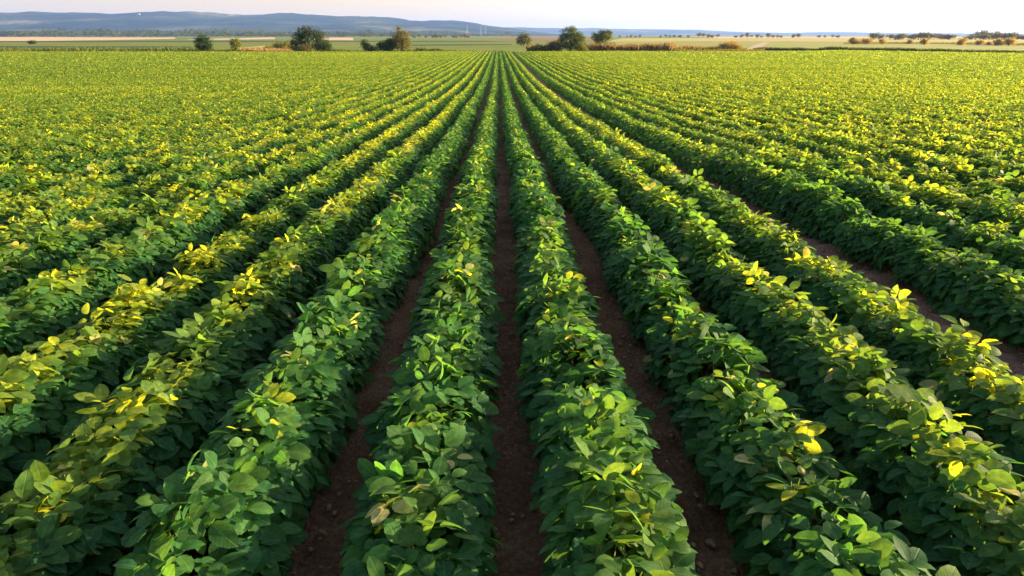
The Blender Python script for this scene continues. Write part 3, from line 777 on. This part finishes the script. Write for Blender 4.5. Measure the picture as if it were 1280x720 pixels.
# ------------------------------------------------------------------ air
def haze():
    V, F = box_faces(-13500, 13500, -500, 13500, -3.3, 215)
    V = [(x, y, (-3.3 if z < 0 else 215)) for x, y, z in V]
    me = bpy.data.meshes.new('haze'); me.from_pydata(V, [], F)
    m, nt, nd, lk = new_mat('haze')
    pv = N(nd, 'ShaderNodeVolumePrincipled')
    pv.inputs['Color'].default_value = (.28, .45, 1.0, 1)
    pv.inputs['Density'].default_value = HAZE
    pv.inputs['Anisotropy'].default_value = .25
    out = N(nd, 'ShaderNodeOutputMaterial'); lk.new(pv.outputs[0], out.inputs['Volume'])
    me.materials.append(m)
    tag(link('haze', me), 'pale blue evening haze over the plain', 'haze', kind='stuff')
HAZE = 0.8e-4
haze()

# ------------------------------------------------------------------ light
SUN_EL, SUN_AZ = 10.5, 74.0        # azimuth to the right of the rows' direction
w = bpy.data.worlds.new('World'); SC.world = w; w.use_nodes = True
nd, lk = w.node_tree.nodes, w.node_tree.links
for n in list(nd): nd.remove(n)
sky = N(nd, 'ShaderNodeTexSky', sky_type='NISHITA'); sky.sun_disc = False
sky.sun_elevation = rad(SUN_EL); sky.sun_rotation = rad(SUN_AZ)
sky.air_density = 1.0; sky.dust_density = 1.5; sky.ozone_density = 1.5
bg = N(nd, 'ShaderNodeBackground'); bg.inputs['Strength'].default_value = .105
# thin high veil of cloud: pale lavender low in the sky, whiter towards the sun
tc = N(nd, 'ShaderNodeTexCoord')
sx = N(nd, 'ShaderNodeSeparateXYZ'); lk.new(tc.outputs['Generated'], sx.inputs[0])
dt = N(nd, 'ShaderNodeVectorMath', operation='DOT_PRODUCT'); lk.new(tc.outputs['Generated'], dt.inputs[0])
dt.inputs[1].default_value = (math.sin(rad(SUN_AZ)), math.cos(rad(SUN_AZ)), 0)
mr = N(nd, 'ShaderNodeMapRange'); lk.new(dt.outputs['Value'], mr.inputs[0])
mr.inputs[1].default_value = -.45; mr.inputs[2].default_value = .95; mr.inputs[3].default_value = 0; mr.inputs[4].default_value = 1
vc = ramp(nd, [(0, (2.3, 1.96, 1.62)), (.35, (2.9, 2.15, 1.5)), (.6, (3.4, 2.65, 2.0)), (1, (5.0, 4.3, 3.2))])
lk.new(mr.outputs[0], vc.inputs[0])
cn = N(nd, 'ShaderNodeTexNoise'); cn.inputs['Scale'].default_value = 3.0; cn.inputs['Detail'].default_value = 5
cm = N(nd, 'ShaderNodeMapping'); cm.inputs['Scale'].default_value = (1, 1, 9); lk.new(tc.outputs['Generated'], cm.inputs[0]); lk.new(cm.outputs[0], cn.inputs['Vector'])
cl = N(nd, 'ShaderNodeMapRange'); lk.new(cn.outputs[0], cl.inputs[0])
cl.inputs[1].default_value = .35; cl.inputs[2].default_value = .7; cl.inputs[3].default_value = .70; cl.inputs[4].default_value = .95
el = N(nd, 'ShaderNodeMapRange'); lk.new(sx.outputs[2], el.inputs[0])
el.inputs[1].default_value = .06; el.inputs[2].default_value = .40; el.inputs[3].default_value = 1; el.inputs[4].default_value = .15
skc = mix(nd, lk, math_n(nd, lk, 'MULTIPLY', cl.outputs[0], el.outputs[0]), sky.outputs[0], vc.outputs[0])
lk.new(skc, bg.inputs[0])
out = N(nd, 'ShaderNodeOutputWorld'); lk.new(bg.outputs[0], out.inputs[0])

sd = bpy.data.lights.new('sun', 'SUN'); sd.energy = 5.0; sd.angle = rad(.55); sd.color = (1, .785, .46)
so = link('sun', sd)
v = Vector((math.sin(rad(SUN_AZ)) * math.cos(rad(SUN_EL)), math.cos(rad(SUN_AZ)) * math.cos(rad(SUN_EL)), math.sin(rad(SUN_EL))))
so.rotation_euler = v.to_track_quat('Z', 'Y').to_euler()
so.location = (30, 20, 30)

# ------------------------------------------------------------------ camera
cd = bpy.data.cameras.new('camera'); cam = link('camera', cd)
cd.sensor_width = 36; cd.lens = 24.0; cd.clip_start = .05; cd.clip_end = 60000
cam.location = (0, 0, CAM_H)
cam.rotation_euler = (rad(90 - 20.33), 0, rad(-1.07))
SC.camera = cam
vs = SC.view_settings
vs.view_transform = 'Standard'; vs.look = 'None'; vs.exposure = 2.0; vs.gamma = 1
vs.use_curve_mapping = False
SC.cycles.max_bounces = 6; SC.cycles.diffuse_bounces = 3; SC.cycles.transmission_bounces = 4; SC.cycles.volume_bounces = 1
